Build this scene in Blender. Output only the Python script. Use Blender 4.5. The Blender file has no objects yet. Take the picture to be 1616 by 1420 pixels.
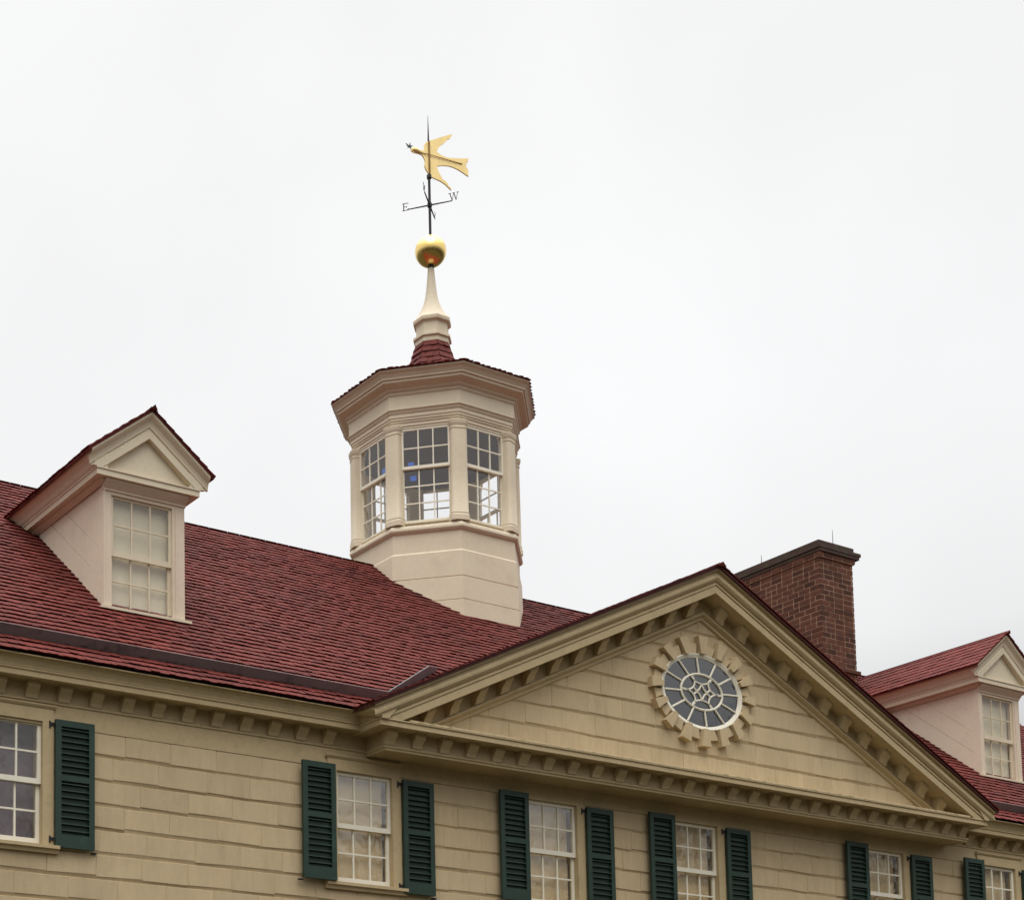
import bpy, math, random
from mathutils import Vector, Matrix
random.seed(7)
C = bpy.context.scene.collection
sc = bpy.context.scene

# ------------------------------------------------------------------ camera
W, H = 1616.0, 1420.0
F, PX, PY = 2705.3268, 349.9884, 1629.2285
yaw, pitch, roll = (math.radians(a) for a in (30.9953, 5.6089, -0.4418))
fw = Vector((math.sin(yaw)*math.cos(pitch), math.cos(yaw)*math.cos(pitch), math.sin(pitch)))
rt = Vector((math.cos(yaw), -math.sin(yaw), 0)); up = rt.cross(fw)
rt2 = math.cos(roll)*rt + math.sin(roll)*up; up2 = -math.sin(roll)*rt + math.cos(roll)*up
cam = bpy.data.objects.new('camera', bpy.data.cameras.new('camera')); C.objects.link(cam)
m = Matrix((rt2, up2, -fw)).transposed().to_4x4(); m.translation = Vector((-18.7815, -17.5226, -6.4984))
cam.matrix_world = m
cam.data.sensor_fit = 'HORIZONTAL'; cam.data.sensor_width = 36.0
cam.data.lens = 36.0*F/W
cam.data.shift_x = (W/2-PX)/W; cam.data.shift_y = (PY-H/2)/W
cam.data.clip_start = 0.1; cam.data.clip_end = 3000
sc.camera = cam

# ------------------------------------------------------------------ sky and light (overcast)
SUN_EL, SUN_AZ = math.radians(58), math.radians(215)      # azimuth clockwise from +y
world = bpy.data.worlds.new('World'); sc.world = world; world.use_nodes = True
nt = world.node_tree; nt.nodes.clear(); L = nt.links
wo = nt.nodes.new('ShaderNodeOutputWorld')
sky = nt.nodes.new('ShaderNodeTexSky'); sky.sky_type = 'NISHITA'; sky.sun_disc = False
sky.sun_elevation = SUN_EL; sky.sun_rotation = SUN_AZ
bg1 = nt.nodes.new('ShaderNodeBackground'); bg1.inputs[1].default_value = 0.08; L.new(sky.outputs[0], bg1.inputs[0])
tc = nt.nodes.new('ShaderNodeTexCoord'); sx = nt.nodes.new('ShaderNodeSeparateXYZ'); L.new(tc.outputs['Generated'], sx.inputs[0])
ramp = nt.nodes.new('ShaderNodeValToRGB'); L.new(sx.outputs['Z'], ramp.inputs[0])
cr = ramp.color_ramp; cr.elements[0].position = 0.0; cr.elements[0].color = (.20, .195, .19, 1)
e = cr.elements.new(.17); e.color = (.42, .42, .42, 1)
e = cr.elements.new(.30); e.color = (.905, .905, .905, 1)
e = cr.elements.new(.42); e.color = (.975, .976, .98, 1)
e = cr.elements.new(.62); e.color = (1.0, 1.0, 1.0, 1)
cr.elements[-1].position = 1.0; cr.elements[-1].color = (4.0, 4.0, 4.0, 1)
nz = nt.nodes.new('ShaderNodeTexNoise'); nz.inputs['Scale'].default_value = 3.2; nz.inputs['Detail'].default_value = 3
L.new(tc.outputs['Generated'], nz.inputs['Vector'])
mr = nt.nodes.new('ShaderNodeMapRange'); mr.inputs[1].default_value = .3; mr.inputs[2].default_value = .7
mr.inputs[3].default_value = .945; mr.inputs[4].default_value = 1.06; L.new(nz.outputs[0], mr.inputs[0])
mul = nt.nodes.new('ShaderNodeVectorMath'); mul.operation = 'SCALE'; L.new(ramp.outputs[0], mul.inputs[0]); L.new(mr.outputs[0], mul.inputs['Scale'])
bg2 = nt.nodes.new('ShaderNodeBackground'); L.new(mul.outputs[0], bg2.inputs[0]); bg2.inputs[1].default_value = 1.0
mx = nt.nodes.new('ShaderNodeMixShader'); mx.inputs[0].default_value = .95
L.new(bg1.outputs[0], mx.inputs[1]); L.new(bg2.outputs[0], mx.inputs[2]); L.new(mx.outputs[0], wo.inputs[0])
sl = bpy.data.lights.new('sun', 'SUN'); sl.energy = 1.15; sl.angle = math.radians(45); sl.color = (1, .95, .86)
so = bpy.data.objects.new('sun', sl); C.objects.link(so)
sd = Vector((math.sin(SUN_AZ)*math.cos(SUN_EL), math.cos(SUN_AZ)*math.cos(SUN_EL), math.sin(SUN_EL)))
so.rotation_euler = sd.to_track_quat('Z', 'Y').to_euler(); so.location = sd*60
sc.view_settings.view_transform = 'Standard'; sc.view_settings.look = 'None'
sc.view_settings.exposure = 0; sc.view_settings.gamma = 1; sc.view_settings.use_curve_mapping = False

# ------------------------------------------------------------------ materials
def paint(name, col, rough=.75, var=.06, island=0.0, bump=.15, bscale=60, vscale=2.2, col2=None, c2lo=.55, c2hi=.75, c2scale=3, spec=.3, streak=False, grain=0.0):
    mt = bpy.data.materials.new(name); mt.use_nodes = True; n = mt.node_tree; lk = n.links
    b = n.nodes['Principled BSDF']; b.inputs['Roughness'].default_value = rough
    b.inputs['Specular IOR Level'].default_value = spec
    t = n.nodes.new('ShaderNodeTexCoord'); geo = n.nodes.new('ShaderNodeNewGeometry')
    pos = geo.outputs['Position']
    if streak:
        mp = n.nodes.new('ShaderNodeMapping'); mp.inputs['Scale'].default_value = (1, 1, .25); lk.new(pos, mp.inputs[0]); vpos = mp.outputs[0]
    else: vpos = pos
    a = n.nodes.new('ShaderNodeTexNoise'); a.inputs['Scale'].default_value = vscale; a.inputs['Detail'].default_value = 6; a.inputs['Roughness'].default_value = .65
    lk.new(vpos, a.inputs['Vector'])
    r = n.nodes.new('ShaderNodeMapRange'); r.inputs[1].default_value = .25; r.inputs[2].default_value = .75
    r.inputs[3].default_value = 1-var; r.inputs[4].default_value = 1+var; lk.new(a.outputs[0], r.inputs[0])
    fac = r.outputs[0]
    if island:
        r2 = n.nodes.new('ShaderNodeMapRange'); r2.inputs[3].default_value = 1-island; r2.inputs[4].default_value = 1+island
        lk.new(geo.outputs['Random Per Island'], r2.inputs[0])
        mm = n.nodes.new('ShaderNodeMath'); mm.operation = 'MULTIPLY'; lk.new(fac, mm.inputs[0]); lk.new(r2.outputs[0], mm.inputs[1]); fac = mm.outputs[0]
    if grain:
        gn = n.nodes.new('ShaderNodeTexNoise'); gn.inputs['Scale'].default_value = 16; gn.inputs['Detail'].default_value = 9; gn.inputs['Roughness'].default_value = .8
        lk.new(vpos, gn.inputs['Vector']); r4 = n.nodes.new('ShaderNodeMapRange'); r4.inputs[1].default_value = .3; r4.inputs[2].default_value = .7
        r4.inputs[3].default_value = 1-grain; r4.inputs[4].default_value = 1+grain; lk.new(gn.outputs[0], r4.inputs[0])
        m4 = n.nodes.new('ShaderNodeMath'); m4.operation = 'MULTIPLY'; lk.new(fac, m4.inputs[0]); lk.new(r4.outputs[0], m4.inputs[1]); fac = m4.outputs[0]
    base = n.nodes.new('ShaderNodeRGB'); base.outputs[0].default_value = (*col, 1); src = base.outputs[0]
    if col2:
        a2 = n.nodes.new('ShaderNodeTexNoise'); a2.inputs['Scale'].default_value = c2scale; a2.inputs['Detail'].default_value = 8; a2.inputs['Roughness'].default_value = .7
        lk.new(vpos, a2.inputs['Vector'])
        r3 = n.nodes.new('ShaderNodeMapRange'); r3.inputs[1].default_value = c2lo; r3.inputs[2].default_value = c2hi; lk.new(a2.outputs[0], r3.inputs[0])
        mix = n.nodes.new('ShaderNodeMixRGB'); lk.new(r3.outputs[0], mix.inputs[0]); lk.new(src, mix.inputs[1]); mix.inputs[2].default_value = (*col2, 1); src = mix.outputs[0]
    v = n.nodes.new('ShaderNodeVectorMath'); v.operation = 'SCALE'; lk.new(src, v.inputs[0]); lk.new(fac, v.inputs['Scale'])
    lk.new(v.outputs[0], b.inputs['Base Color'])
    if bump:
        nb = n.nodes.new('ShaderNodeTexNoise'); nb.inputs['Scale'].default_value = bscale; nb.inputs['Detail'].default_value = 4
        lk.new(pos, nb.inputs['Vector'])
        bm_ = n.nodes.new('ShaderNodeBump'); bm_.inputs['Strength'].default_value = bump; bm_.inputs['Distance'].default_value = .01
        lk.new(nb.outputs[0], bm_.inputs['Height']); lk.new(bm_.outputs[0], b.inputs['Normal'])
    return mt
def metal(name, col, rough, metallic=1.0, bump=.1, bscale=25):
    mt = paint(name, col, rough, .10, 0, bump, bscale, 6); mt.node_tree.nodes['Principled BSDF'].inputs['Metallic'].default_value = metallic; return mt
def glass_mat(name, tint=(1, 1, 1), refl=1.0, wav=.006, base_r=.08):
    mt = bpy.data.materials.new(name); mt.use_nodes = True; n = mt.node_tree; n.nodes.clear(); lk = n.links
    o = n.nodes.new('ShaderNodeOutputMaterial'); mixs = n.nodes.new('ShaderNodeMixShader')
    tr = n.nodes.new('ShaderNodeBsdfTransparent'); tr.inputs[0].default_value = (*tint, 1)
    gl = n.nodes.new('ShaderNodeBsdfGlossy'); gl.inputs['Roughness'].default_value = .02; gl.inputs[0].default_value = (refl, refl, refl, 1)
    lw = n.nodes.new('ShaderNodeLayerWeight'); pw = n.nodes.new('ShaderNodeMath'); pw.operation = 'POWER'; pw.inputs[1].default_value = 5
    lk.new(lw.outputs['Facing'], pw.inputs[0]); fr = n.nodes.new('ShaderNodeMapRange'); lk.new(pw.outputs[0], fr.inputs[0])
    fr.inputs[3].default_value = base_r; fr.inputs[4].default_value = 1.0
    geo = n.nodes.new('ShaderNodeNewGeometry'); nb = n.nodes.new('ShaderNodeTexNoise'); nb.inputs['Scale'].default_value = 3.0
    lk.new(geo.outputs['Position'], nb.inputs['Vector'])
    bp = n.nodes.new('ShaderNodeBump'); bp.inputs['Strength'].default_value = .6; bp.inputs['Distance'].default_value = wav
    lk.new(nb.outputs[0], bp.inputs['Height']); lk.new(bp.outputs[0], gl.inputs['Normal'])
    lk.new(fr.outputs[0], mixs.inputs[0]); lk.new(tr.outputs[0], mixs.inputs[1]); lk.new(gl.outputs[0], mixs.inputs[2]); lk.new(mixs.outputs[0], o.inputs[0])
    return mt

M = dict(
 sand=paint('sanded_tan_paint', (.53, .415, .255), .85, .09, .05, .35, 90, 1.6, (.33, .255, .15), .56, .8, 4.0, streak=True, grain=.10),
 trim=paint('tan_trim_paint', (.47, .365, .21), .7, .07, .0, .12, 50, 3, (.34, .29, .15), .55, .78, 5, grain=.09),
 moss=paint('mossy_trim_paint', (.56, .44, .27), .8, .1, .0, .2, 60, 4, (.22, .20, .07), .50, .66, 6),
 cream=paint('cream_paint', (.66, .575, .43), .6, .04, .0, .08, 40, 1.5, (.56, .44, .33), .55, .8, 2, grain=.06),
 pink=paint('pinkish_cream_paint', (.67, .565, .44), .65, .05, .0, .08, 40, 1.5, (.56, .45, .36), .55, .8, 2.5, grain=.06),
 white=paint('white_sash_paint', (.80, .755, .63), .5, .05, .0, .1, 70, 5),
 red=paint('red_shingle', (.142, .027, .021), .75, .22, .16, .5, 45, .8, (.085, .017, .015), .48, .72, 1.3, .2, grain=.14),
 redtrim=paint('red_shingle_edge', (.085, .022, .019), .7, .25, .2, .4, 30, 9),
 under=paint('roof_boards', (.05, .015, .015), .9, .1),
 green=paint('dark_green_shutter_paint', (.023, .046, .034), .45, .12, .0, .1, 50, 4, (.04, .085, .07), .55, .8, 5),
 lead=paint('grey_lead_sheet', (.20, .175, .178), .5, .15, .0, .1, 20, 3, (.09, .08, .085), .5, .7, 4),
 zinc=paint('weathered_zinc', (.20, .21, .215), .5, .12, .0, .1, 20, 3),
 brick=paint('dark_red_brick', (.092, .034, .020), .9, .2, .38, .5, 60, 8, (.05, .028, .022), .5, .7, 7),
 mortar=paint('pale_mortar', (.31, .19, .13), .95, .15, .0, .4, 80, 5),
 cap=paint('weathered_cap_stone', (.065, .040, .031), .9, .3, .0, .5, 40, 6, (.06, .058, .032), .5, .65, 8),
 iron=paint('black_iron', (.02, .02, .024), .5, .1),
 gold=metal('gold_leaf', (.93, .68, .24), .20, 1.0, .25, 40),
 goldflat=metal('dull_gold_leaf', (.93, .72, .33), .48, .40, .12, 14),
 goldline=paint('brown_gilt_rib', (.30, .17, .045), .5, .1),
 leaf=paint('green_copper_leaf', (.03, .05, .04), .5, .1),
 blind=paint('cream_blind', (.66, .60, .44), .9, .04, .0, .05, 20, 2),
 muslin=paint('mauve_grey_curtain', (.20, .165, .18), .9, .15, .0, .2, 15, 3),
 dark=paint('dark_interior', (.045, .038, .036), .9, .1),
 attic=paint('cupola_interior', (.075, .065, .065), .9, .1),
 patchblue=paint('blue_patch', (.02, .12, .55), .5, .1),
 bark=paint('bark_and_twigs', (.060, .050, .034), .95, .3),
 ground=paint('lawn_ground', (.050, .037, .020), .95, .2, .0, .5, 8, .2, (.03, .035, .014), .45, .6, .15),
 glass=glass_mat('window_glass'),
 glassblue=glass_mat('oval_glass', (.5, .55, .65), (.9), .004, .14),
 glassold=glass_mat('old_crown_glass', (.9, .88, .82), 1.0, .010, .20),
 shade=paint('drawn_window_shade', (.80, .66, .44), .9, .04, .0, .05, 20, 2),
)

# ------------------------------------------------------------------ mesh helpers
class MB:
    def __init__(s): s.v = []; s.f = []; s.sm = False
    def add(s, vs, fs):
        k = len(s.v); s.v.extend(tuple(p) for p in vs); s.f.extend(tuple(k+i for i in f) for f in fs); return s
    def box(s, x0, x1, y0, y1, z0, z1):
        return s.add([(x0,y0,z0),(x1,y0,z0),(x1,y1,z0),(x0,y1,z0),(x0,y0,z1),(x1,y0,z1),(x1,y1,z1),(x0,y1,z1)],
              [(0,3,2,1),(4,5,6,7),(0,1,5,4),(1,2,6,5),(2,3,7,6),(3,0,4,7)])
    def obox(s, c, ax, ay, az):     # oriented box: centre and three half-vectors
        c, ax, ay, az = map(Vector, (c, ax, ay, az))
        vs = [c+i*ax+j*ay+k*az for k in (-1, 1) for (i, j) in ((-1,-1),(1,-1),(1,1),(-1,1))]
        return s.add(vs, [(0,3,2,1),(4,5,6,7),(0,1,5,4),(1,2,6,5),(2,3,7,6),(3,0,4,7)])
    def prism(s, pts, d):           # polygon (3-d points) pushed along d
        n = len(pts); d = Vector(d); a = [Vector(p) for p in pts]
        fs = [tuple(range(n)), tuple(range(2*n-1, n-1, -1))] + [(i, n+i, n+(i+1)%n, (i+1)%n) for i in range(n)]
        return s.add(a+[p+d for p in a], fs)
    def tube(s, pts, r, n=8, r2=None, cap=True):
        pts = [Vector(p) for p in pts]; k = len(pts); vs = []; fs = []
        prev = None
        for i, p in enumerate(pts):
            t = (pts[min(i+1,k-1)]-pts[max(i-1,0)]).normalized()
            a = Vector((0,0,1)) if abs(t.z) < .9 else Vector((0,1,0))
            if prev is not None: a = prev
            u = (a - t*a.dot(t)).normalized(); w = t.cross(u); prev = u
            rr = r if r2 is None else r+(r2-r)*i/(k-1)
            vs += [p+rr*(math.cos(2*math.pi*j/n)*u+math.sin(2*math.pi*j/n)*w) for j in range(n)]
        for i in range(k-1):
            fs += [(i*n+j, i*n+(j+1)%n, (i+1)*n+(j+1)%n, (i+1)*n+j) for j in range(n)]
        if cap: fs += [tuple(range(n-1,-1,-1)), tuple(range((k-1)*n, k*n))]
        return s.add(vs, fs)
    def rings(s, rings, close=True, cap=True):  # list of equal-length loops
        n = len(rings[0]); vs = [p for r in rings for p in r]; fs = []
        for i in range(len(rings)-1):
            for j in range(n if close else n-1):
                fs.append((i*n+j, i*n+(j+1)%n, (i+1)*n+(j+1)%n, (i+1)*n+j))
        if cap and close: fs += [tuple(range(n-1,-1,-1)), tuple(range((len(rings)-1)*n, len(rings)*n))]
        return s.add(vs, fs)
    def build(s, name, mat, parent=None, origin=None, smooth=None):
        o3 = Vector(origin) if origin is not None else (WLOC[parent.name] if parent else Vector((0,0,0)))
        me = bpy.data.meshes.new(name); me.from_pydata([tuple(Vector(p)-o3) for p in s.v], [], s.f); me.update()
        import bmesh
        b = bmesh.new(); b.from_mesh(me); bmesh.ops.recalc_face_normals(b, faces=b.faces); b.to_mesh(me); b.free()
        me.materials.append(M[mat] if isinstance(mat, str) else mat)
        if smooth is not None:
            me.polygons.foreach_set('use_smooth', [True]*len(me.polygons)); me.set_sharp_from_angle(angle=math.radians(smooth))
        ob = bpy.data.objects.new(name, me); C.objects.link(ob)
        place(ob, parent, o3); return ob
WLOC = {}
def place(ob, parent, wloc):
    wloc = Vector(wloc); WLOC[ob.name] = wloc
    if parent: ob.parent = parent; ob.location = wloc-WLOC[parent.name]
    else: ob.location = wloc
def kids(o): return [c for c in ALL() if c.parent == o]
def ALL(): return list(bpy.data.objects)
def copy_tree(o, parent, delta):
    c = o.copy(); C.objects.link(c); WLOC[c.name] = WLOC[o.name]+Vector(delta); c.parent = parent
    c.location = o.location + Vector(delta) if parent == o.parent else o.location
    for ch in kids(o): 
        d = ch.copy(); C.objects.link(d); d.parent = c; WLOC[d.name] = WLOC[ch.name]+Vector(delta)
    return c
def empty(name, loc, label, cat, group=None):
    o = bpy.data.objects.new(name, None); C.objects.link(o); o.location = loc; WLOC[o.name] = Vector(loc)
    o.empty_display_size = .3; o['label'] = label; o['category'] = cat
    if group: o['group'] = group
    return o
def sweep(mb, path, prof):          # mitred moulding along a plan path; prof = (out, z); 'out' to the right of travel
    n = len(path); dirs = [(Vector(path[i+1])-Vector(path[i])).normalized() for i in range(n-1)]
    nor = [Vector((d.y, -d.x)) for d in dirs]; cols = []
    for i in range(n):
        if i == 0: mv = nor[0]
        elif i == n-1: mv = nor[-1]
        else:
            b = (nor[i-1]+nor[i]); mv = b/(1+nor[i-1].dot(nor[i]))
        p = Vector(path[i]); cols.append([(p.x+mv.x*o, p.y+mv.y*o, z) for o, z in prof])
    return mb.rings(cols, close=True, cap=True)
def shingle_row(mb, BL, BR, TL, TR, N, n, thick, jit=.010, arc=.012, keep=None):
    BL, BR, TL, TR, N = map(Vector, (BL, BR, TL, TR, N))
    xs = [0.0]+[(i+random.uniform(-.22, .22))/n for i in range(1, n)]+[1.0]
    upv = ((TL-BL)+(TR-BR)).normalized()
    for i in range(n):
        a, b = xs[i]+.012/n, xs[i+1]-.012/n
        if keep and not keep(BL.lerp(BR, (a+b)/2)): continue
        j = random.uniform(-jit, jit); th = thick*random.uniform(.8, 1.25)
        top = []; low = []
        for q in (0, .2, .5, .8, 1):
            p = BL.lerp(BR, a+(b-a)*q) + upv*(j + arc*(2*q-1)**2*.9)
            top.append(p+N*th); low.append(p-N*.004+upv*thick*1.3)
        t2 = [TR.lerp(TL, 1-b)+N*.001, TR.lerp(TL, 1-a)+N*.001] if False else [TL.lerp(TR, b)+N*.001, TL.lerp(TR, a)+N*.001]
        mb.add(top+low+t2, [(0,1,2,3,4,10,11)]+[(5+q,6+q,1+q,q) for q in range(4)]+[(9,10,4),(5,0,11)])
def shingle_plane(mb, O, U, V, w, h, expo, sw, thick, keep=None, overlap=1.5):
    O, U, V = map(Vector, (O, U, V)); U.normalize(); V.normalize(); N = U.cross(V)
    if N.z < 0: N = -N
    for r in range(int(math.ceil(h/expo))):
        b = O+V*(r*expo); t = O+V*(min(h+.03, (r+overlap)*expo))
        shingle_row(mb, b, b+U*w, t, t+U*w, N, max(1, int(round(w/sw))), thick, keep=keep)

# ------------------------------------------------------------------ ground
GZ = -8.2
g = MB().add([(-1500,-1500,GZ),(1500,-1500,GZ),(1500,1500,GZ),(-1500,1500,GZ)], [(0,1,2,3)]).build('ground', 'ground'); g['kind'] = 'structure'

# bare winter woods round the lawn, mirrored in the window panes
wd = MB(); rw = random.Random(3)
def branch(p, d, ln, r, lev):
    q = p+d*ln; a = d.orthogonal().normalized(); b = d.cross(a); k = len(wd.v)
    for c_, rr in ((p, r), (q, r*.62)):
        for j in range(3): wd.v.append(tuple(c_+(a*math.cos(2.094*j)+b*math.sin(2.094*j))*rr))
    wd.f += [(k+j, k+(j+1)%3, k+3+(j+1)%3, k+3+j) for j in range(3)]
    if lev == 0: return
    for _ in range(4 if lev < 3 else 3):
        dd = (d+Vector((rw.uniform(-1, 1), rw.uniform(-1, 1), rw.uniform(-.35, .75)))*.75).normalized()
        branch(p+d*ln*rw.uniform(.55, 1.0), dd, ln*rw.uniform(.55, .8), r*.55, lev-1)
for i in range(150):
    a_ = math.radians(rw.uniform(-115, 115)); R_ = rw.uniform(48, 85)
    branch(Vector((R_*math.sin(a_)*1.3, -R_*math.cos(a_)-4, GZ)), Vector((rw.uniform(-.06, .06), rw.uniform(-.06, .06), 1)).normalized(), rw.uniform(5, 8), rw.uniform(.25, .42), 5)
for i in range(16):
    a_ = math.radians(rw.uniform(5, 75)); R_ = rw.uniform(30, 46)
    branch(Vector((R_*math.sin(a_)*1.15, -R_*math.cos(a_)-6, GZ)), Vector((rw.uniform(-.06, .06), rw.uniform(-.06, .06), 1)).normalized(), rw.uniform(6.5, 9), rw.uniform(.3, .45), 6)
for i in range(46000):  # unseen brush filling the woods, made dense to block low light on the undersides
    a_ = math.radians(rw.uniform(-120, 120)); R_ = rw.uniform(52, 88)
    top = 9+4.5*math.sin(a_*9)+3*math.sin(a_*23+1); h = abs(rw.gauss(0, .55))*top
    p = Vector((R_*math.sin(a_)*1.3, -R_*math.cos(a_)-4, GZ+min(h, 22))); u = Vector((rw.gauss(0, 1), rw.gauss(0, 1), rw.gauss(0, .6))).normalized()*rw.uniform(.25, .6); v_ = u.orthogonal()*rw.uniform(.6, 1.2)
    k = len(wd.v); wd.v += [tuple(p-u), tuple(p+v_*.5), tuple(p+u), tuple(p-v_*.5)]; wd.f.append((k, k+1, k+2, k+3))
wo_ = wd.build('woods', 'bark'); wo_['kind'] = 'stuff'; wo_['label'] = 'bare brown winter woods across the lawn, mirrored in the panes'; wo_['category'] = 'woods'

# ------------------------------------------------------------------ the mansion
XL, XR, YB = -16.0, 14.0, 10.3
EY, EZ, RY, RZ = -.375, -.350, 5.015, 4.078
SL = (RZ-EZ)/(RY-EY); SLEN = math.hypot(RZ-EZ, RY-EY)
def roofz(y): return EZ+(y-EY)*SL
RN = Vector((0, -SL, 1)).normalized(); RV = Vector((0, 1, SL)).normalized()
house = empty('mansion', (0, 5, GZ), 'tan wooden mansion with red shingle roof, pedimented gable, dormers and octagonal cupola', 'house')

# --- walls
WINX = [-11.08, -6.13, -2.957, -.209, 3.969, 6.846]; WDZ = [.06, 0, 0, 0, .01, .03]
holes = [(x-.5, x+.5, -2.505, -1.02) for x in WINX]
w = MB(); x = XL
for (a, b, z0, z1) in holes:
    w.box(x, a, 0, .28, GZ, -.3); w.box(a, b, 0, .28, GZ, z0); w.box(a, b, 0, .28, z1, -.3); x = b
w.box(x, XR, 0, .28, GZ, -.3)
def block(mb, x0, x1, z0, z1, y, dep=.032, bb=.040, bt=.008, bs=.011, tx0=None, tx1=None):
    J = lambda a: random.uniform(-a, a)
    tx0 = x0 if tx0 is None else tx0; tx1 = x1 if tx1 is None else tx1
    jb = [J(.011), J(.011)]; d = dep+J(.003); dj = [J(.003) for _ in range(4)]; sd_ = d-.0075
    yb_ = y-.011
    mb.add([(x0,yb_,z0),(x1,yb_,z0),(tx1,yb_,z1),(tx0,yb_,z1),
            (x0,y-sd_,z0+bb+jb[0]),(x1,y-sd_,z0+bb+jb[1]),(tx1,y-sd_,z1-bt*.4),(tx0,y-sd_,z1-bt*.4),
            (x0+bs,y-d+dj[0],z0+bb+jb[0]),(x1-bs,y-d+dj[1],z0+bb+jb[1]),(tx1-bs,y-d+dj[2],z1-bt),(tx0+bs,y-d+dj[3],z1-bt)],
           [(0,1,5,9,8,4),(8,9,10,11),(1,2,6,5),(5,6,10,9),(2,3,7,11,10,6),(3,0,4,7),(7,4,8,11)])
z1 = -1.05; r = 0
while z1 > GZ+.1:
    z0 = max(z1-.288, GZ); off = (.0, .31, .12, .43, .22)[r % 5]+random.uniform(-.05, .05)
    xs = [XL]; x = XL+off+.2
    while x < XR-.2: xs.append(x); x += .64+random.uniform(-.035, .035)
    xs.append(XR); cut = [(c-.555, c+.555) for c in WINX] if z0 > -2.5 else []
    for a, b in zip(xs[:-1], xs[1:]):
        segs = [(a, b)]
        for c0, c1 in cut:
            ns = []
            for s0, s1 in segs:
                if s1 <= c0 or s0 >= c1: ns.append((s0, s1)); continue
                if s0 < c0-.03: ns.append((s0, c0))
                if s1 > c1+.03: ns.append((c1, s1))
            segs = ns
        for s0, s1 in segs: block(w, s0, s1, z0, z1, 0.001)
    z1 -= .288; r += 1
w.build('wall', 'sand', house)
sw_ = MB(); sw_.box(XL, XR, YB-.28, YB, GZ, -.3)
for x0, x1 in ((XL, XL+.28), (XR-.28, XR)):
    sw_.box(x0, x1, .28, YB-.28, GZ, -.3)
    sw_.prism([(x0, -.1, -.3), (x0, YB-.1, -.3), (x0, RY, RZ-.1)], (x1-x0, 0, 0))
sw_.build('side_wall', 'sand', house)
fl = MB().box(XL+.3, XR-.3, .9, YB-.3, -3.4, -3.3); fl.box(XL+.3, XR-.3, 2.2, 2.3, -3.3, -.2); fl.build('interior_partition', 'dark', house)

# --- entablature: frieze, bed moulding, corona
PC, PB, PD = -.317, 5.754, .43          # pediment: centre, half width of its frieze box, projection
PL, PR = PC-PB, PC+PB
path = [(XL, 0), (PL, 0), (PL, -PD), (PR, -PD), (PR, 0), (XR, 0)]
c = MB()
DZ = -.02
EP = [(-.05,-.48),(.262,-.500),(.268,-.510),(.262,-.520),(.252,-.524),(.252,-.585),(.232,-.592),(.220,-.582),(.008,-.580),(.008,-.756),(.030,-.764),(.044,-.775),(.044,-.795),(.028,-.805),(.026,-.830),(-.05,-.832)]
sweep(c, [(XL, 0), (PL+.02, 0)], EP); corn = c.build('cornice', 'trim', house)
c = MB(); sweep(c, [(PR-.02, 0), (XR, 0)], EP); c.build('eaves_cornice', 'trim', corn)
c = MB(); sweep(c, [(PL, .02), (PL, -PD), (PR, -PD), (PR, .02)], [(o, z+DZ) for o, z in EP]); c.build('pediment_cornice', 'trim', corn)
fz = MB(); x = XL
fz.box(XL, XR, -.036, .0, -1.052, -.81)
sf = MB().box(PL+.02, PR-.02, -PD-.015, -.004, -.847, -.82); sf.build('soffit', 'trim', house)
fz.build('frieze', 'trim', corn)
cr_ = MB()
CP = [(.15,-.53),(.250,-.53),(.254,-.504),(.262,-.49),(.268,-.465),(.290,-.415),(.325,-.380),(.345,-.380),(.355,-.377),(.355,-.366),(.0,-.366)]
sweep(cr_, [(XL, 0), (PL, 0), (PL, -.715)], CP)
cr_.build('crown_moulding', 'trim', corn); cr_ = MB()
sweep(cr_, [(PR, -.715), (PR, 0), (XR, 0)], CP)
cr_.build('crown_moulding', 'trim', corn)
def modillion_mb(x, yb, z, dep=.135, w=.072, slope=0.0):
    prof = [(0,0),(-dep,0),(-dep,-.04),(-dep+.010,-.065),(-dep+.045,-.10),(-dep+.075,-.14),(-dep+.088,-.182),(0,-.182)]
    return [(x-w, yb+a, z+b-slope*-w*0) for a, b in prof]
mod0 = MB().prism(modillion_mb(-10.786, -.001, -.582), (.150, 0, 0)).build('modillion', 'trim', corn, origin=(-10.786, .0, -.58))
xs = [-10.786-.41*k for k in range(1, 12)]+[-10.786+.41*k for k in range(1, 12)]
for x in xs:
    if x < PL-.25: copy_tree(mod0, corn, (x+10.786, 0, 0))
for k in range(0, 17): copy_tree(mod0, corn, (PR+.22+.41*k+10.786, 0, 0))
for k in range(27):
    x = PL+.03+.4368*k
    if x < PR-.05: copy_tree(mod0, corn, (x+10.786, -PD, DZ))

# --- pediment
AP, KS = 2.5035, .4707
def topz(x, t): return AP-t-KS*abs(x-PC)
def fwd(y): return (y+17.5226)*.98313-17.5226
ped = MB(); TY = -.335
ped.prism([(PC-5.85, TY, -.49), (PC+5.85, TY, -.49), (PC+5.85, TY, topz(PC+5.85, .1)), (PC, TY, AP-.1), (PC-5.85, TY, topz(PC+5.85, .1))], (0, .12, 0))
z0 = -.475; r = 0
while z0 < 2.1:
    z1 = z0+.300; half0 = (AP-.30-z0)/KS; half1 = max(.0, (AP-.30-z1)/KS)
    off = (.1, .42, .25, .55)[r % 4]; xs = []; x = -half0-.63+off
    while x < half0+.7: xs.append(x); x += .635+random.uniform(-.03, .03)
    for a, b in zip(xs[:-1], xs[1:]):
        a2, b2 = max(a, -half1), min(b, half1)
        if b2-a2 > .06: block(ped, PC+a2, PC+b2, z0, z1, TY+.001)
    z0 = z1; r += 1
OX, OZ, RX, OVZ = -.358, .762, .745, .500
pedi = ped.build('pediment', 'sand', house)
rk = MB()
def xe(t, zc=-.521, xm=6.128): return max(.05, min(xm, (AP-t-zc)/KS))
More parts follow.
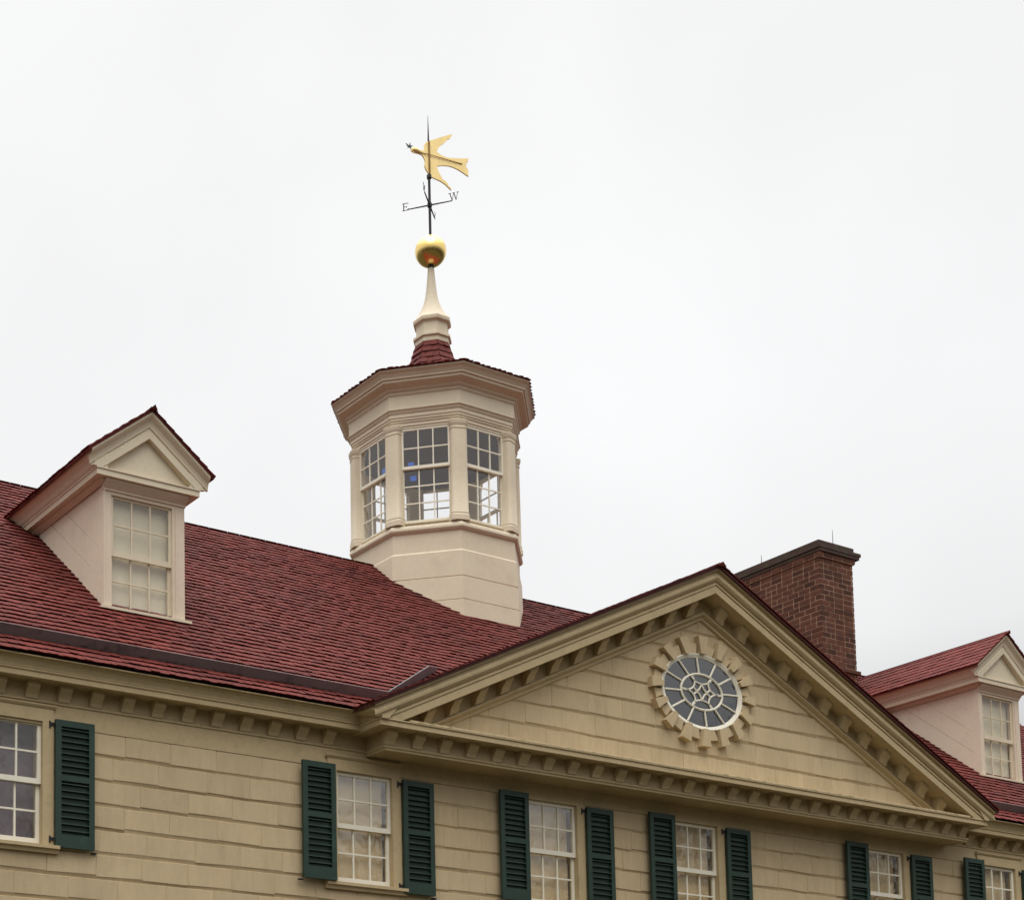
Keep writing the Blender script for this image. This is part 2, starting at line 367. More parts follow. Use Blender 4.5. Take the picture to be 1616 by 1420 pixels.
prof = [(-.2,.0),(-.7556,.0),(-.7556,.028),(-.716,.036),(-.722,.070),(-.740,.100),(-.738,.135),(-.715,.170),(-.688,.190),(-.688,.204),(-.702,.210),(-.702,.230),(-.682,.238),(-.690,.246),(-.690,.350),(-.662,.358),(-.650,.350),(-.375,.350)]
prof += [(-.375,.538),(-.425,.545),(-.450,.560),(-.450,.585),(-.415,.612),(-.400,.618),(-.395,.628),(-.395,.662),(-.350,.682),(-.2,.682)]
rk.rings([[(PC-xe(t), y, topz(PC-xe(t), t)) for y, t in prof], [(PC, y, AP-t) for y, t in prof], [(PC+xe(t), y, topz(PC+xe(t), t)) for y, t in prof]])
rk.build('raking_cornice', 'trim', pedi)
# light weathered board on top of the flat cornice
mo = MB(); mo.prism([(PC-5.55, -.697, -.518), (PC-5.55, -.697, -.498), (PC-5.55, -.68, -.490), (PC-5.55, -.335, -.472), (PC-5.55, -.335, -.5175)], (11.1, 0, 0)); mo.build('cornice_capping', 'moss', pedi)
def rake_mod(mb, x, sgn):
    prof = [(-.374,.349),(-.565,.349),(-.565,.385),(-.555,.412),(-.515,.44),(-.490,.47),(-.480,.505),(-.455,.54),(-.374,.546)]
    L0 = [(x-.072, y, topz(x-.072, t)) for y, t in prof]; L1 = [(x+.072, y, topz(x+.072, t)) for y, t in prof]
    mb.rings([L0, L1])
first = {}
for s in (-1, 1):
    for k in range(12):
        x = PC+s*(.30+.4368*k)
        if abs(x-PC) > 5.25: continue
        if s not in first:
            mb = MB(); rake_mod(mb, x, s); first[s] = (mb.build('modillion', 'trim', pedi, origin=(x, -.45, topz(x, .4))), x)
        else:
            o, x0 = first[s]; copy_tree(o, pedi, (x-x0, 0, topz(x, 0)-topz(x0, 0)))
# oval window
ov = MB(); NS = 64
def oval(rx, rz, y): return [(OX+rx*math.cos(2*math.pi*i/NS), y, OZ+rz*math.sin(2*math.pi*i/NS)) for i in range(NS)]
ov.rings([oval(RX+.075, OVZ+.062, TY), oval(RX+.075, OVZ+.062, TY-.075), oval(RX+.06, OVZ+.05, TY-.08), oval(RX+.005, OVZ+.004, TY-.058), oval(RX-.005, OVZ-.004, TY-.03)], cap=False)
ovw = ov.build('oval_window', 'white', pedi, smooth=40)
gl = MB(); gl.add(oval(RX, OVZ, TY-.046), [tuple(range(NS))])
gl2 = gl
tr = MB(); yb = TY-.056
def P(a, b): return (OX+a, yb, OZ+b)
ir, iz = .415, .262
tr.tube([P(ir*math.cos(2*math.pi*i/48), iz*math.sin(2*math.pi*i/48)) for i in range(49)], .019, 6, cap=False)
for k in range(12):
    a = math.radians(30*k+6); tr.tube([P(ir*math.cos(a), iz*math.sin(a)), P((RX)*math.cos(a), (OVZ)*math.sin(a))], .016, 6)
def unit(a, b): return P(a*ir, b*iz)
def arc(p, q, mid, n=14):     # circle through three points, in units of the inner ring
    ax, ay = p; bx, by = mid; cx, cy = q
    dd = 2*(ax*(by-cy)+bx*(cy-ay)+cx*(ay-by))
    ux = ((ax*ax+ay*ay)*(by-cy)+(bx*bx+by*by)*(cy-ay)+(cx*cx+cy*cy)*(ay-by))/dd
    uy = ((ax*ax+ay*ay)*(cx-bx)+(bx*bx+by*by)*(ax-cx)+(cx*cx+cy*cy)*(bx-ax))/dd
    r_ = math.hypot(ax-ux, ay-uy); t0 = math.atan2(ay-uy, ax-ux); t1 = math.atan2(cy-uy, cx-ux); tm = math.atan2(by-uy, bx-ux)
    while t1 < t0: t1 += 2*math.pi
    while tm < t0: tm += 2*math.pi
    if tm > t1: t1 -= 2*math.pi
    tr.tube([unit(ux+r_*math.cos(t0+(t1-t0)*i/n), uy+r_*math.sin(t0+(t1-t0)*i/n)) for i in range(n+1)], .014, 6)
nodes = [(math.cos(math.radians(60*k)), math.sin(math.radians(60*k))) for k in range(6)]; mids = []
for k in range(6):
    a, b = nodes[k], nodes[(k+1) % 6]; md = (math.cos(math.radians(60*k+30))*.46, math.sin(math.radians(60*k+30))*.46); mids.append(md); arc(a, b, md)
# mids: 0:30deg 1:90 2:150 3:210 4:270 5:330
for i, j, my in ((2, 1, .06), (1, 0, .06), (3, 4, -.06), (4, 5, -.06)):
    p, q = mids[i], mids[j]; mid = ((p[0]+q[0])/2, my); c_ = (2*mid[0]-.5*(p[0]+q[0]), 2*mid[1]-.5*(p[1]+q[1]))
    pts = []
    for n_ in range(13):
        t = n_/12; w0, w1, w2 = (1-t)**2, 2*t*(1-t), t*t
        pts.append(unit(w0*p[0]+w1*c_[0]+w2*q[0], w0*p[1]+w1*c_[1]+w2*q[1]))
    tr.tube(pts, .014, 6)
tr.build('tracery', 'white', pedi)
gl.build('oval_glass', 'glassblue', pedi)
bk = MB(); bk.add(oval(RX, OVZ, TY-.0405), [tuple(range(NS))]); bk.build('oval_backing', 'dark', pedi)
for k in range(32):
    lng = k % 2 == 0; a = math.radians(90+11.25*k); hw = math.radians(4.4 if lng else 5.2)
    k0, k1 = 1.0, 1.0
    rin = (RX+(.065 if lng else .075), OVZ+(.055 if lng else .065)); ro = (1.045, .815) if lng else (.97, .71)
    y0, y1 = TY, TY-(.125 if lng else .078)
    def q(r, an, y): return (OX+r[0]*math.cos(an), y, OZ+r[1]*math.sin(an))
    v = MB(); b0, b1 = a-hw, a+hw
    v.prism([q(rin, b0+.02, y0), q(ro, b0-.012, y0), q(ro, b1+.012, y0), q(rin, b1-.02, y0)], (0, y1-y0, 0))
    v.build('voussoir', 'sand', pedi, origin=q(ro, a, y0))

# --- main roof
rf = MB()
def slab(x0, x1, y0): 
    rf.prism([(x0, y0, roofz(y0)-.03), (x0, RY, RZ-.03), (x0, 2*RY-EY-.1, EZ+.05), (x0, 2*RY-EY-.1, EZ-.02), (x0, RY, RZ-.25), (x0, y0, roofz(y0)-.10)], (x1-x0, 0, 0))
slab(XL-.1, PC-6.0, EY+.11); slab(PC-6.0, PC+6.0, .25); slab(PC+6.0, XR+.1, EY+.11)
under = rf
mr_ = MB()
def vall(x): return EY+(topz(x, -.1)-EZ)/SL       # y at which the gable roof meets the main roof
def keep_main(p):
    if abs(p.x-PC) < 6.05 and p.y < vall(p.x)-.25: return False
    R_ = math.hypot(p.x+.851, p.y-5.015)
    return True
shingle_plane(mr_, (XL-.1, EY, EZ), (1, 0, 0), (0, 1, SL), XR-XL+.2, SLEN, .141, .112, .026, keep_main)
roof = mr_.build('roof', 'red', house)
under.build('roof_boarding', 'under', roof)
rc = MB(); shingle_plane(rc, (XL-.1, 2*RY-EY, EZ), (1, 0, 0), (0, -1, SL), XR-XL+.2, SLEN, .26, .25, .02); rc.build('rear_slope', 'red', roof)
rg = MB(); rg.prism([(XL-.1, RY-.06, RZ-.055), (XL-.1, RY, RZ+.004), (XL-.1, RY+.06, RZ-.055)], (XR-XL+.2, 0, 0)); rg.build('ridge_board', 'red', roof)
# standing gutter boards near the eaves, with the tapered diverter beside the gable
gb = MB(); S0 = Vector((0, EY, EZ))+RV*.43
def gboard(a, b, ha, hb, th=.010):
    a, b = Vector(a), Vector(b); d = (b-a).normalized(); n2 = d.cross(RN).normalized()*th/2
    gb.add([a-n2, b-n2, b-n2+RN*hb, a-n2+RN*ha, a+n2, b+n2, b+n2+RN*hb, a+n2+RN*ha], [(0,1,2,3),(7,6,5,4),(0,4,5,1),(1,5,6,2),(2,6,7,3),(3,7,4,0)])
GY, GZ2 = S0.y, S0.z
gboard((XL-.1, GY, GZ2), (-5.79, GY, GZ2), .14, .14); gb.build('gutter_board', 'lead', roof)
gb = MB(); gboard((6.35, GY, GZ2), (XR+.1, GY, GZ2), .14, .14); gb.build('gutter_board', 'lead', roof)
gb = MB(); gboard((-5.795, GY-.012, GZ2-.01), (-4.40, .90, roofz(.90)), .15, .19); gboard((-4.40, .90, roofz(.90)), (-3.98, 1.17, roofz(1.17)), .19, .08)
gb.build('valley_diverter', 'zinc', roof)
# gable roof behind the pediment
gr = MB(); tt = -.045
for s in (-1, 1):
    gr.prism([(PC, -.785, AP-.004), (PC, -.785, AP-tt), (PC+s*6.17, -.785, topz(PC+6.17, tt)), (PC+s*6.17, -.785, topz(PC+6.17, -.004))], (0, 4.3, 0))
groof = gr.build('gable_roof', 'redtrim', roof)
gs = MB()
for s in (-1, 1):
    def kg(p): return p.y < vall(p.x)+.35
    Ln = 6.20*math.hypot(1, KS)
    shingle_plane(gs, (PC+s*6.20, -.81, topz(PC+6.20, tt)), (0, 1, 0), (-s, 0, KS), 4.4, Ln, .141, .112, .018, kg)
gs.prism([(PC-.09, -.83, AP+.01), (PC, -.85, AP+.066), (PC+.09, -.83, AP+.01)], (0, 4.2, 0))
gs.build('gable_shingles', 'red', roof)

# --- second-floor sash windows
def sash_mb(mb, x0, x1, z0, z1, y0, y1, cols, rows, st=.045, rt_=.045, rb=.05, mt=.022):
    mb.box(x0, x0+st, y0, y1, z0, z1); mb.box(x1-st, x1, y0, y1, z0, z1)
    mb.box(x0+st, x1-st, y0, y1, z1-rt_, z1); mb.box(x0+st, x1-st, y0, y1, z0, z0+rb)
    iw, ih = x1-x0-2*st, z1-z0-rt_-rb; d = (y1-y0)*.35
    for i in range(1, cols):
        xx = x0+st+iw*i/cols; mb.box(xx-mt/2, xx+mt/2, y0+.004, y1-.004, z0+rb, z1-rt_)
    for j in range(1, rows):
        zz = z0+rb+ih*j/rows; mb.box(x0+st, x1-st, y0+.006, y1-.006, zz-mt/2, zz+mt/2)
def glass_mb(x0, x1, z0, z1, y): return MB().add([(x0,y,z0),(x1,y,z0),(x1,y,z1),(x0,y,z1)], [(0,1,2,3)])
def house_window(xc, dz, cap, kind):
    o = (xc, 0, -2.5+dz); mb = MB(); top = -.885+dz if cap else -1.046
    zt = -1.08+dz; zb = -2.505+dz
    for s in (-1, 1):
        a, b = sorted((xc+s*.435, xc+s*.572)); mb.box(a, b, -.058, .07, zb, zt if not cap else zt)
        mb.box(*sorted((xc+s*.435, xc+s*.5)), .07, .24, zb, zt)
    mb.box(xc-.572, xc+.572, -.058, .07, zt, top if cap else -1.046)
    if cap:
        mb.prism([(xc-.6, -.05, top-.045), (xc-.6, -.068, top-.04), (xc-.6, -.085, top-.015), (xc-.6, -.085, top), (xc-.6, -.03, top)], (1.2, 0, 0))
    fr = mb.build('window', 'trim', house, origin=o)
    sl_ = MB(); sl_.prism([(xc-.63, .06, zb), (xc-.63, -.115, zb-.012), (xc-.63, -.115, zb-.05), (xc-.63, -.085, zb-.058), (xc-.63, -.075, zb-.1), (xc-.63, .0, zb-.1), (xc-.63, .06, zb-.05)], (1.26, 0, 0)); sl_.build('sill', 'trim', fr)
    u = MB(); sash_mb(u, xc-.433, xc+.433, zt-.725, zt-.002, -.012, .024, 3, 2, rb=.062); u.build('upper_sash', 'white', fr)
    l = MB(); sash_mb(l, xc-.433, xc+.433, zb+.004, zt-.68, .027, .06, 3, 2, rb=.07, rt_=.04); l.build('lower_sash', 'white', fr)
    glass_mb(xc-.42, xc+.42, zt-.70, zt-.02, .007).build('upper_glass', 'glassold' if kind == 'blind' else 'glass', fr)
    glass_mb(xc-.42, xc+.42, zb+.03, zt-.70, .044).build('lower_glass', 'glassold' if kind == 'blind' else 'glass', fr)
    if kind == 'blind':
        MB().box(xc-.43, xc+.38, .105, .112, zb, zt).build('blind', 'shade', fr)
    else:
        MB().box(xc-.43, xc+.43, .2, .21, zb, zt).build('curtain', 'muslin', fr)
    return fr
for i, (xc, dz) in enumerate(zip(WINX, WDZ)):
    house_window(xc, dz, i in (0, 1, 5), 'curtain' if i == 0 else 'blind')

# --- louvred shutters
def make_shutter(x0, hinge):
    o = (x0, -.07, -2.515); y0, y1 = -.11, -.07; z0, z1 = -2.515, -1.03; W_ = .495
    mb = MB(); mb.box(x0, x0+.07, y0, y1, z0, z1); mb.box(x0+W_-.07, x0+W_, y0, y1, z0, z1)
    for a, b in ((z0, z0+.155), (z0+.775, z0+.845), (z1-.075, z1)): mb.box(x0+.07, x0+W_-.07, y0, y1, a, b)
    for a in (z0+.155, z0+.845): mb.box(x0+.07, x0+W_-.07, y1-.004, y1-.001, a, a+.62 if a < z0+.5 else z1-.075)  # added dark sheet behind the slats, standing in for shade on the wall
    s = mb.build('shutter', 'green', house, origin=o)
    lv = MB()
    for a, b in ((z0+.155, z0+.775), (z0+.845, z1-.075)):
        n = 8; p = (b-a)/n
        for i in range(n):
            zc = a+p*(i+.5)
            lv.obox((x0+W_/2, -.089, zc), (W_/2-.068, 0, 0), (0, -.020, .006), (0, .0010, .0030))
    lv.build('louvres', 'green', s)
    hg = MB(); hx = x0 if hinge < 0 else x0+W_
    for zz in (z0+.10, z1-.05):
        hg.box(*sorted((hx+hinge*.001, hx+hinge*.05)), -.075, -.05, zz-.02, zz+.012); hg.tube([(hx+hinge*.055, -.062, zz-.05), (hx+hinge*.055, -.062, zz+.03)], .011, 6)
    if hinge < 0: hg.build('hinge', 'iron', s)
    hb = MB(); ox = x0+W_ if hinge < 0 else x0
    hb.box(*sorted((ox-.02*hinge*-1, ox+.05*-hinge)), -.06, -.035, z0-.03, z0-.012); hb.build('holdback', 'iron', s)
    return s
sR = make_shutter(WINX[0]+.578, -1)
for i in range(1, 6):
    copy_tree(sR, house, (WINX[i]-WINX[0], 0, WDZ[i]-WDZ[0]-.03*0))
sL = make_shutter(WINX[1]-.575-.425, 1)
for o, dz in ((sR, .045),): o.location.z += dz
def shift(o, d): o.location += Vector(d)
shift(sL, (0, -.03, 0)); WLOC[sL.name] += Vector((0, -.03, 0))
for i in (0, 2, 3, 4, 5): copy_tree(sL, house, (WINX[i]-WINX[1], 0, WDZ[i]))

# --- dormers
def make_dormer(xd):
    yd = 1.205; yf = yd-.139; K = .78; A = 3.572
    o = (xd, yd, .9)
    mb = MB()
    # front casing
    zs, zt = .966, 2.455
    for a, b in ((-.592, -.475), (.41, .592)): mb.box(xd+a, xd+b, yd, yd+.12, zs-.05, zt)
    mb.box(xd+.452, xd+.470, yd-.012, yd, zs, zt+.01); mb.box(xd-.592, xd-.57, yd-.012, yd, zs, 2.60)
    mb.box(xd-.592, xd+.592, yd, yd+.12, zt, 2.66)
    mb.prism([(xd-.60, yd, 2.49), (xd-.60, yd-.02, 2.50), (xd-.60, yd-.02, 2.52), (xd-.60, yd-.10, 2.60), (xd-.60, yd-.10, 2.64), (xd-.60, yd, 2.66)], (1.2, 0, 0))
    # cheeks with boards laid parallel to the roof
    for s in (-1, 1):
        xs_ = xd+s*.587
        ybk = EY+(2.66-EZ)/SL
        for j, (lo, hi) in enumerate(((-.25, .355), (.365, .725), (.735, 1.10), (1.11, 1.9))):
            def cl(y): return min(2.66, roofz(y)+hi)
            y0 = yd+.002; pts = [(y0, roofz(y0)+lo)]
            ytop_lo = EY+(2.66-lo-EZ)/SL; ytop_hi = EY+(2.66-hi-EZ)/SL
            if ytop_lo <= y0: continue
            pts.append((ytop_lo, 2.66))
            if ytop_hi > y0: pts += [(ytop_hi, 2.66), (y0, roofz(y0)+hi)]
            else: pts += [(y0, 2.66)]
            th = .012*(3-j)*.5
            mb.prism([(xs_+s*th*.4, y, z) for y, z in pts], (-s*(.06+th*.4), 0, 0))
        mb.prism([(xs_-s*.004, yd+.01, .88), (xs_-s*.004, EY+(2.66-EZ)/SL, 2.655), (xs_-s*.004, yd+.01, 2.655)], (-s*.05, 0, 0))
    d = mb.build('dormer', 'pink', house, origin=o)
    co = MB(); yE = EY+(2.9-EZ)/SL+.1
    # flat cornice: front, with returns running back to the roof
    pr = [(.0,2.56),(.06,2.60),(.065,2.625),(.139,2.628),(.139,2.70),(.152,2.705),(.152,2.722),(.0,2.74)]
    sweep(co, [(xd-.605, yE), (xd-.605, yd), (xd+.605, yd), (xd+.605, yE)], pr)
    # side crown under the eaves
    for s in (-1, 1):
        pts = [(.752,2.722),(.775,2.745),(.80,2.79),(.845,2.845),(.865,2.86),(.865,2.905),(.60,2.98),(.60,2.722)]
        co.prism([(xd+s*a, yf-.004, b) for a, b in pts], (0, yE-yf, 0))
    # tympanum and raking mouldings
    co.prism([(xd-.72, yf+.062, 2.715), (xd+.72, yf+.062, 2.715), (xd, yf+.062, A-.2)], (0, .15, 0))
    def tz(x, t): return A-t-K*abs(x)
    def xq(t): return min(.86, (A-t-2.722)/K)
    prr = [(yd,0),(yf-.088,0),(yf-.088,.025),(yf-.076,.045),(yf-.03,.095),(yf-.016,.14),(yf-.012,.175),(yf+.004,.18),(yf+.004,.205),(yf-.013,.215),(yf-.013,.325),(yf+.0,.335),(yd,.335)]
    co.rings([[(xd-xq(t), y, tz(xq(t), t)) for y, t in prr], [(xd, y, A-t) for y, t in prr], [(xd+xq(t), y, tz(xq(t), t)) for y, t in prr]])
    co.build('dormer_cornice', 'cream', d)
    r_ = MB(); yR = EY+(A+.06-EZ)/SL+.15
    for s in (-1, 1):
        r_.prism([(xd, yf-.10, A+.004), (xd, yf-.10, A+.035), (xd+s*.91, yf-.10, tz(.91, -.035)), (xd+s*.91, yf-.10, tz(.91, -.004))], (0, yR-yf, 0))
        shingle_plane(r_, (xd+s*.93, yf-.115, tz(.93, -.037)), (0, 1, 0), (-s, 0, K), yR-yf, .93*math.hypot(1, K), .155, .118, .018, lambda p: p.z > roofz(p.y)-.25)
    r_.prism([(xd-.05, yf-.14, A+.015), (xd, yf-.17, A+.066), (xd+.05, yf-.14, A+.015)], (0, yR-yf-.1, .0))
    r_.build('dormer_roof', 'red', d)
    sl_ = MB(); sl_.box(xd-.65, xd+.66, yd-.07, yd+.1, .934, .970); sl_.box(xd-.60, xd+.60, yd-.035, yd+.1, .80, .934); sl_.build('dormer_sill', 'cream', d)
    u = MB(); sash_mb(u, xd-.475, xd+.41, 1.665, zt, yd+.028, yd+.058, 3, 2, st=.04, rt_=.03, rb=.068, mt=.02); u.build('upper_sash', 'cream', d)
    l = MB(); sash_mb(l, xd-.475, xd+.41, zs+.002, 1.72, yd+.06, yd+.09, 3, 2, st=.04, rt_=.03, rb=.05, mt=.02); l.build('lower_sash', 'cream', d)
    glass_mb(xd-.46, xd+.40, 1.70, zt-.01, yd+.043).build('upper_glass', 'glass', d)
    glass_mb(xd-.46, xd+.40, zs+.02, 1.70, yd+.075).build('lower_glass', 'glass', d)
    MB().box(xd-.47, xd+.405, yd+.13, yd+.135, zs-.05, zt+.05).build('blind', 'blind', d)
    return d
d1 = make_dormer(-8.632)
random.seed(11)
d2 = make_dormer(8.932)

# --- cupola
XC, YC = -.851, 5.015
def oc(ap, z, k0=0):
    R_ = ap/math.cos(math.pi/8)
    return [(XC+R_*math.cos(math.radians(22.5+45*k)), YC+R_*math.sin(math.radians(22.5+45*k)), z) for k in range(8)]
def octo(mb, prof): mb.rings([oc(a, z) for a, z in prof])
cb = MB()
octo(cb, [(1.418,2.0),(1.415,3.205),(1.402,3.212),(1.402,3.222),(1.410,3.230),(1.405,3.60),(1.392,3.607),(1.392,3.618),(1.400,3.626),(1.393,4.045),(1.365,4.075),(1.362,4.40),(1.395,4.42),(1.418,4.45),(1.418,4.485),(1.40,4.50),(1.39,4.535),(1.30,4.56),(1.28,4.60),(1.0,4.60)])
cup = cb.build('cupola', 'cream', house, origin=(XC, YC, 2.9))
ent = MB()
octo(ent, [(1.15,6.26),(1.305,6.262),(1.335,6.275),(1.335,6.33),(1.35,6.335),(1.35,6.365),(1.365,6.37),(1.365,6.405),(1.378,6.412),(1.378,6.47),(1.392,6.478),(1.405,6.51),(1.425,6.53),(1.425,6.54),(1.40,6.548),(1.40,6.77),(1.412,6.778),(1.425,6.80),(1.425,6.815),(1.415,6.822),(1.45,6.85),(1.46,6.875),(1.50,6.895),(1.565,6.930),(1.572,6.940),(1.572,6.972),(1.598,6.980),(1.602,7.005),(1.640,7.060),(1.672,7.085),(1.678,7.105),(1.2,7.15)])
ent.build('cupola_cornice', 'cream', cup)
cl_ = MB(); octo(cl_, [(1.28,6.235),(1.28,6.258)]); cl_.build('cupola_ceiling', 'attic', cup)
cf = MB()
faces = []
for k in range(8):
    a = math.radians(45*k-90); nrm = Vector((math.cos(a), math.sin(a), 0)); tan = Vector((-nrm.y, nrm.x, 0)); faces.append((nrm, tan))
def fbox(mb, f, t0, t1, d0, d1, z0, z1):
    n_, t_ = faces[f]; c0 = Vector((XC, YC, 0))+n_*(d0+d1)/2+t_*(t0+t1)/2+Vector((0, 0, (z0+z1)/2))
    mb.obox(c0, t_*(t1-t0)/2, n_*(d1-d0)/2, (0, 0, (z1-z0)/2))
def fsash(mb, f, x0, x1, z0, z1, d0, d1, cols, rows, st=.035, rt_=.035, rb=.04, mt=.02):
    fbox(mb, f, x0, x0+st, d0, d1, z0, z1); fbox(mb, f, x1-st, x1, d0, d1, z0, z1)
    fbox(mb, f, x0+st, x1-st, d0, d1, z1-rt_, z1); fbox(mb, f, x0+st, x1-st, d0, d1, z0, z0+rb)
    iw, ih = x1-x0-2*st, z1-z0-rt_-rb
    for i in range(1, cols): xx = x0+st+iw*i/cols; fbox(mb, f, xx-mt/2, xx+mt/2, d0+.004, d1-.004, z0+rb, z1-rt_)
    for j in range(1, rows): zz = z0+rb+ih*j/rows; fbox(mb, f, x0+st, x1-st, d0+.006, d1-.006, zz-mt/2, zz+mt/2)
for f in range(8):
    n_, t_ = faces[f]; org = Vector((XC, YC, 4.6))+n_*1.3
    fm = MB()
    for s in (-1, 1): fbox(fm, f, *sorted((s*.405, s*.50)), 1.24, 1.325, 4.60, 6.26)
    fbox(fm, f, -.405, .405, 1.24, 1.325, 6.235, 6.262); fbox(fm, f, -.405, .405, 1.24, 1.325, 4.598, 4.622)
    fo = fm.build('window_casing', 'cream', cup, origin=org)
    us = MB(); fsash(us, f, -.403, .403, 5.535, 6.234, 1.285, 1.315, 3, 2, rb=.05); us.build('upper_sash', 'white', cup, origin=org)
    ls = MB(); fsash(ls, f, -.403, .403, 4.624, 5.575, 1.25, 1.28, 3, 3); ls.build('lower_sash', 'white', cup, origin=org)
    gm = MB(); P0 = Vector((XC, YC, 0))
    for d_, za, zb in ((1.30, 5.56, 6.21), (1.265, 4.65, 5.56)):
        b_ = P0+n_*d_; gm.add([b_-t_*.39+Vector((0,0,za)), b_+t_*.39+Vector((0,0,za)), b_+t_*.39+Vector((0,0,zb)), b_-t_*.39+Vector((0,0,zb))], [(0,1,2,3)])
    gm.build('glass', 'glass', cup, origin=org)
    a = math.radians(45*f-90+22.5); cc = Vector((XC, YC, 0))+Vector((math.cos(a), math.sin(a), 0))*(1.268/math.cos(math.pi/8))
    co = MB()
    er = Vector((math.cos(a), math.sin(a), 0)); et = Vector((-er.y, er.x, 0))
    def ring(r, z, n=32):
        out = []
        for i in range(n):
            c_, s_ = math.cos(2*math.pi*i/n), math.sin(2*math.pi*i/n)
            px_ = math.copysign(abs(c_)**.5, c_)*(r-.012); py_ = math.copysign(abs(s_)**.5, s_)*(r+.012)
            p = cc+er*px_+et*py_; out.append((p.x, p.y, z))
        return out
    co.rings([ring(*q) for q in ((.152,4.56),(.152,4.605),(.147,4.61),(.149,4.625),(.149,4.645),(.142,4.66),(.138,4.67),(.142,4.68),(.142,4.695),(.133,4.71),(.129,5.4),(.126,6.12),(.132,6.125),(.135,6.14),(.128,6.15),(.128,6.175),(.140,6.195),(.146,6.215),(.146,6.235),(.150,6.24),(.150,6.27))])
    co.build('column', 'cream', cup, origin=(cc.x, cc.y, 4.6), smooth=35)
# small blue patches on three panes of the windows towards the lawn
tp = MB()
for f, t0, z0, w_, h_ in ((7, -.30, 5.60, .10, .055), (7, -.27, 5.35, .10, .085), (6, .22, 5.61, .10, .08)):
    fbox(tp, f, t0, t0+w_, 1.2965 if z0 > 5.55 else 1.262, 1.2985 if z0 > 5.55 else 1.2635, z0, z0+h_)
tp.build('blue_patch', 'patchblue', cup)
# bell roof with scalloped shingles
rp = [(1.70,7.115),(1.52,7.145),(1.34,7.185),(1.16,7.24),(.98,7.315),(.81,7.415),(.66,7.545),(.535,7.655),(.445,7.775),(.385,7.90),(.338,8.025),(.300,8.15),(.276,8.275)]
cr2 = MB(); octo(cr2, [(a-.02, z-.02) for a, z in rp])
for i in range(len(rp)-1):
    ap, z = rp[i]; j = min(i+2, len(rp)-1); ap2, z2 = rp[i+1]; ap2 = ap2+(rp[j][0]-ap2)*.4; z2 = z2+(rp[j][1]-z2)*.4
    B, T = oc(ap, z), oc(ap2, z2)
    for k in range(8):
        a_, b_ = B[k], B[(k+1) % 8]; N = (Vector(b_)-Vector(a_)).cross(Vector(T[k])-Vector(a_)).normalized()
        if N.z < 0: N = -N
        shingle_row(cr2, a_, b_, T[k], T[(k+1) % 8], N, max(2, int(round(2*ap*math.tan(math.pi/8)/.115))), .028, jit=.006, arc=.04 if i < 6 else .006)
cr2.build('cupola_roof', 'red', cup)
sp = MB()
octo(sp, [(.24,8.20),(.282,8.245),(.29,8.26),(.29,8.335),(.318,8.352),(.318,8.395),(.272,8.415),(.268,8.43),(.268,8.615),(.285,8.625),(.312,8.645),(.316,8.68),(.316,8.705),(.29,8.74),(.245,8.80),(.205,8.87),(.172,8.94),(.145,9.01),(.122,9.09),(.102,9.19),(.086,9.31),(.074,9.44),(.062,9.58),(.054,9.70)])
sp.build('spire', 'cream', cup)

# --- chimney
ch = MB(); cx0, cx1, cy0, cy1 = 7.574, 8.542, 3.90, 6.13
ch.box(cx0+.012, cx1-.012, cy0+.012, cy1-.012, 2.2, 5.86)
core = ch
bk = MB(); hc_ = .105; z = 5.79; row = 0
def bricks(x0, x1, y0, y1, zt, zb_, row):
    z_ = zt
    while z_ > zb_:
        z0_ = z_-hc_+.022
        for side in range(4):
            L_ = (x1-x0) if side in (0, 2) else (y1-y0)
            Lb = .265; off = (row % 2)*.135; s = -Lb+off
            while s < L_-.01:
                e_ = s+Lb if random.random() > .18 else s+Lb/2
                a, b = max(s, 0), min(e_-.022, L_); s = e_
                if b-a < .03: continue
                j = random.uniform(-.003, .003); g0, g1 = .02, .000+j
                if side == 0: bk.box(x0+a, x0+b, y0-g1, y0+g0, z0_, z_)
                elif side == 1: bk.box(x1-g0, x1+g1, y0+a, y0+b, z0_, z_)
                elif side == 2: bk.box(x0+a, x0+b, y1-g0, y1+g1, z0_, z_)
                else: bk.box(x0-g1, x0+g0, y0+a, y0+b, z0_, z_)
        z_ -= hc_; row += 1
bricks(cx0+.006, cx1-.006, cy0+.006, cy1-.006, 5.745, 2.3, 0)
bricks(cx0-.02, cx1+.035, cy0-.03, cy1+.03, 5.86, 5.76, 1)
chim = core.build('chimney', 'mortar', house, origin=(8.05, 5.0, 3.2))
core2 = MB().box(cx0-.01, cx1+.025, cy0-.02, cy1+.02, 5.755, 5.865); core2.build('corbel_mortar', 'mortar', chim)
bk.build('brickwork', 'brick', chim)
cp = MB(); cp.box(cx0-.03, cx1+.14, cy0-.05, cy1+.05, 5.865, 5.925); cp.box(cx0-.05, cx1+.18, cy0-.06, cy1+.06, 5.93, 5.995); cp.box(cx0-.02, cx1+.02, cy0-.02, cy1+.02, 5.99, 6.085)
cp.build('chimney_cap', 'cap', chim)
ft = MB(); ft.box(cx0-.03, cx1+.07, cy0-.03, cy1+.03, 3.565, 3.63); ft.build('base_band', 'brick', chim)
for (x, y, h) in ((7.66, 5.37, .20), (8.18, 4.05, .36)):
    MB().tube([(x, y, 6.05), (x, y, 6.09+h)], .009, 6, .004).build('lightning_rod', 'iron', chim, origin=(x, y, 6.08))

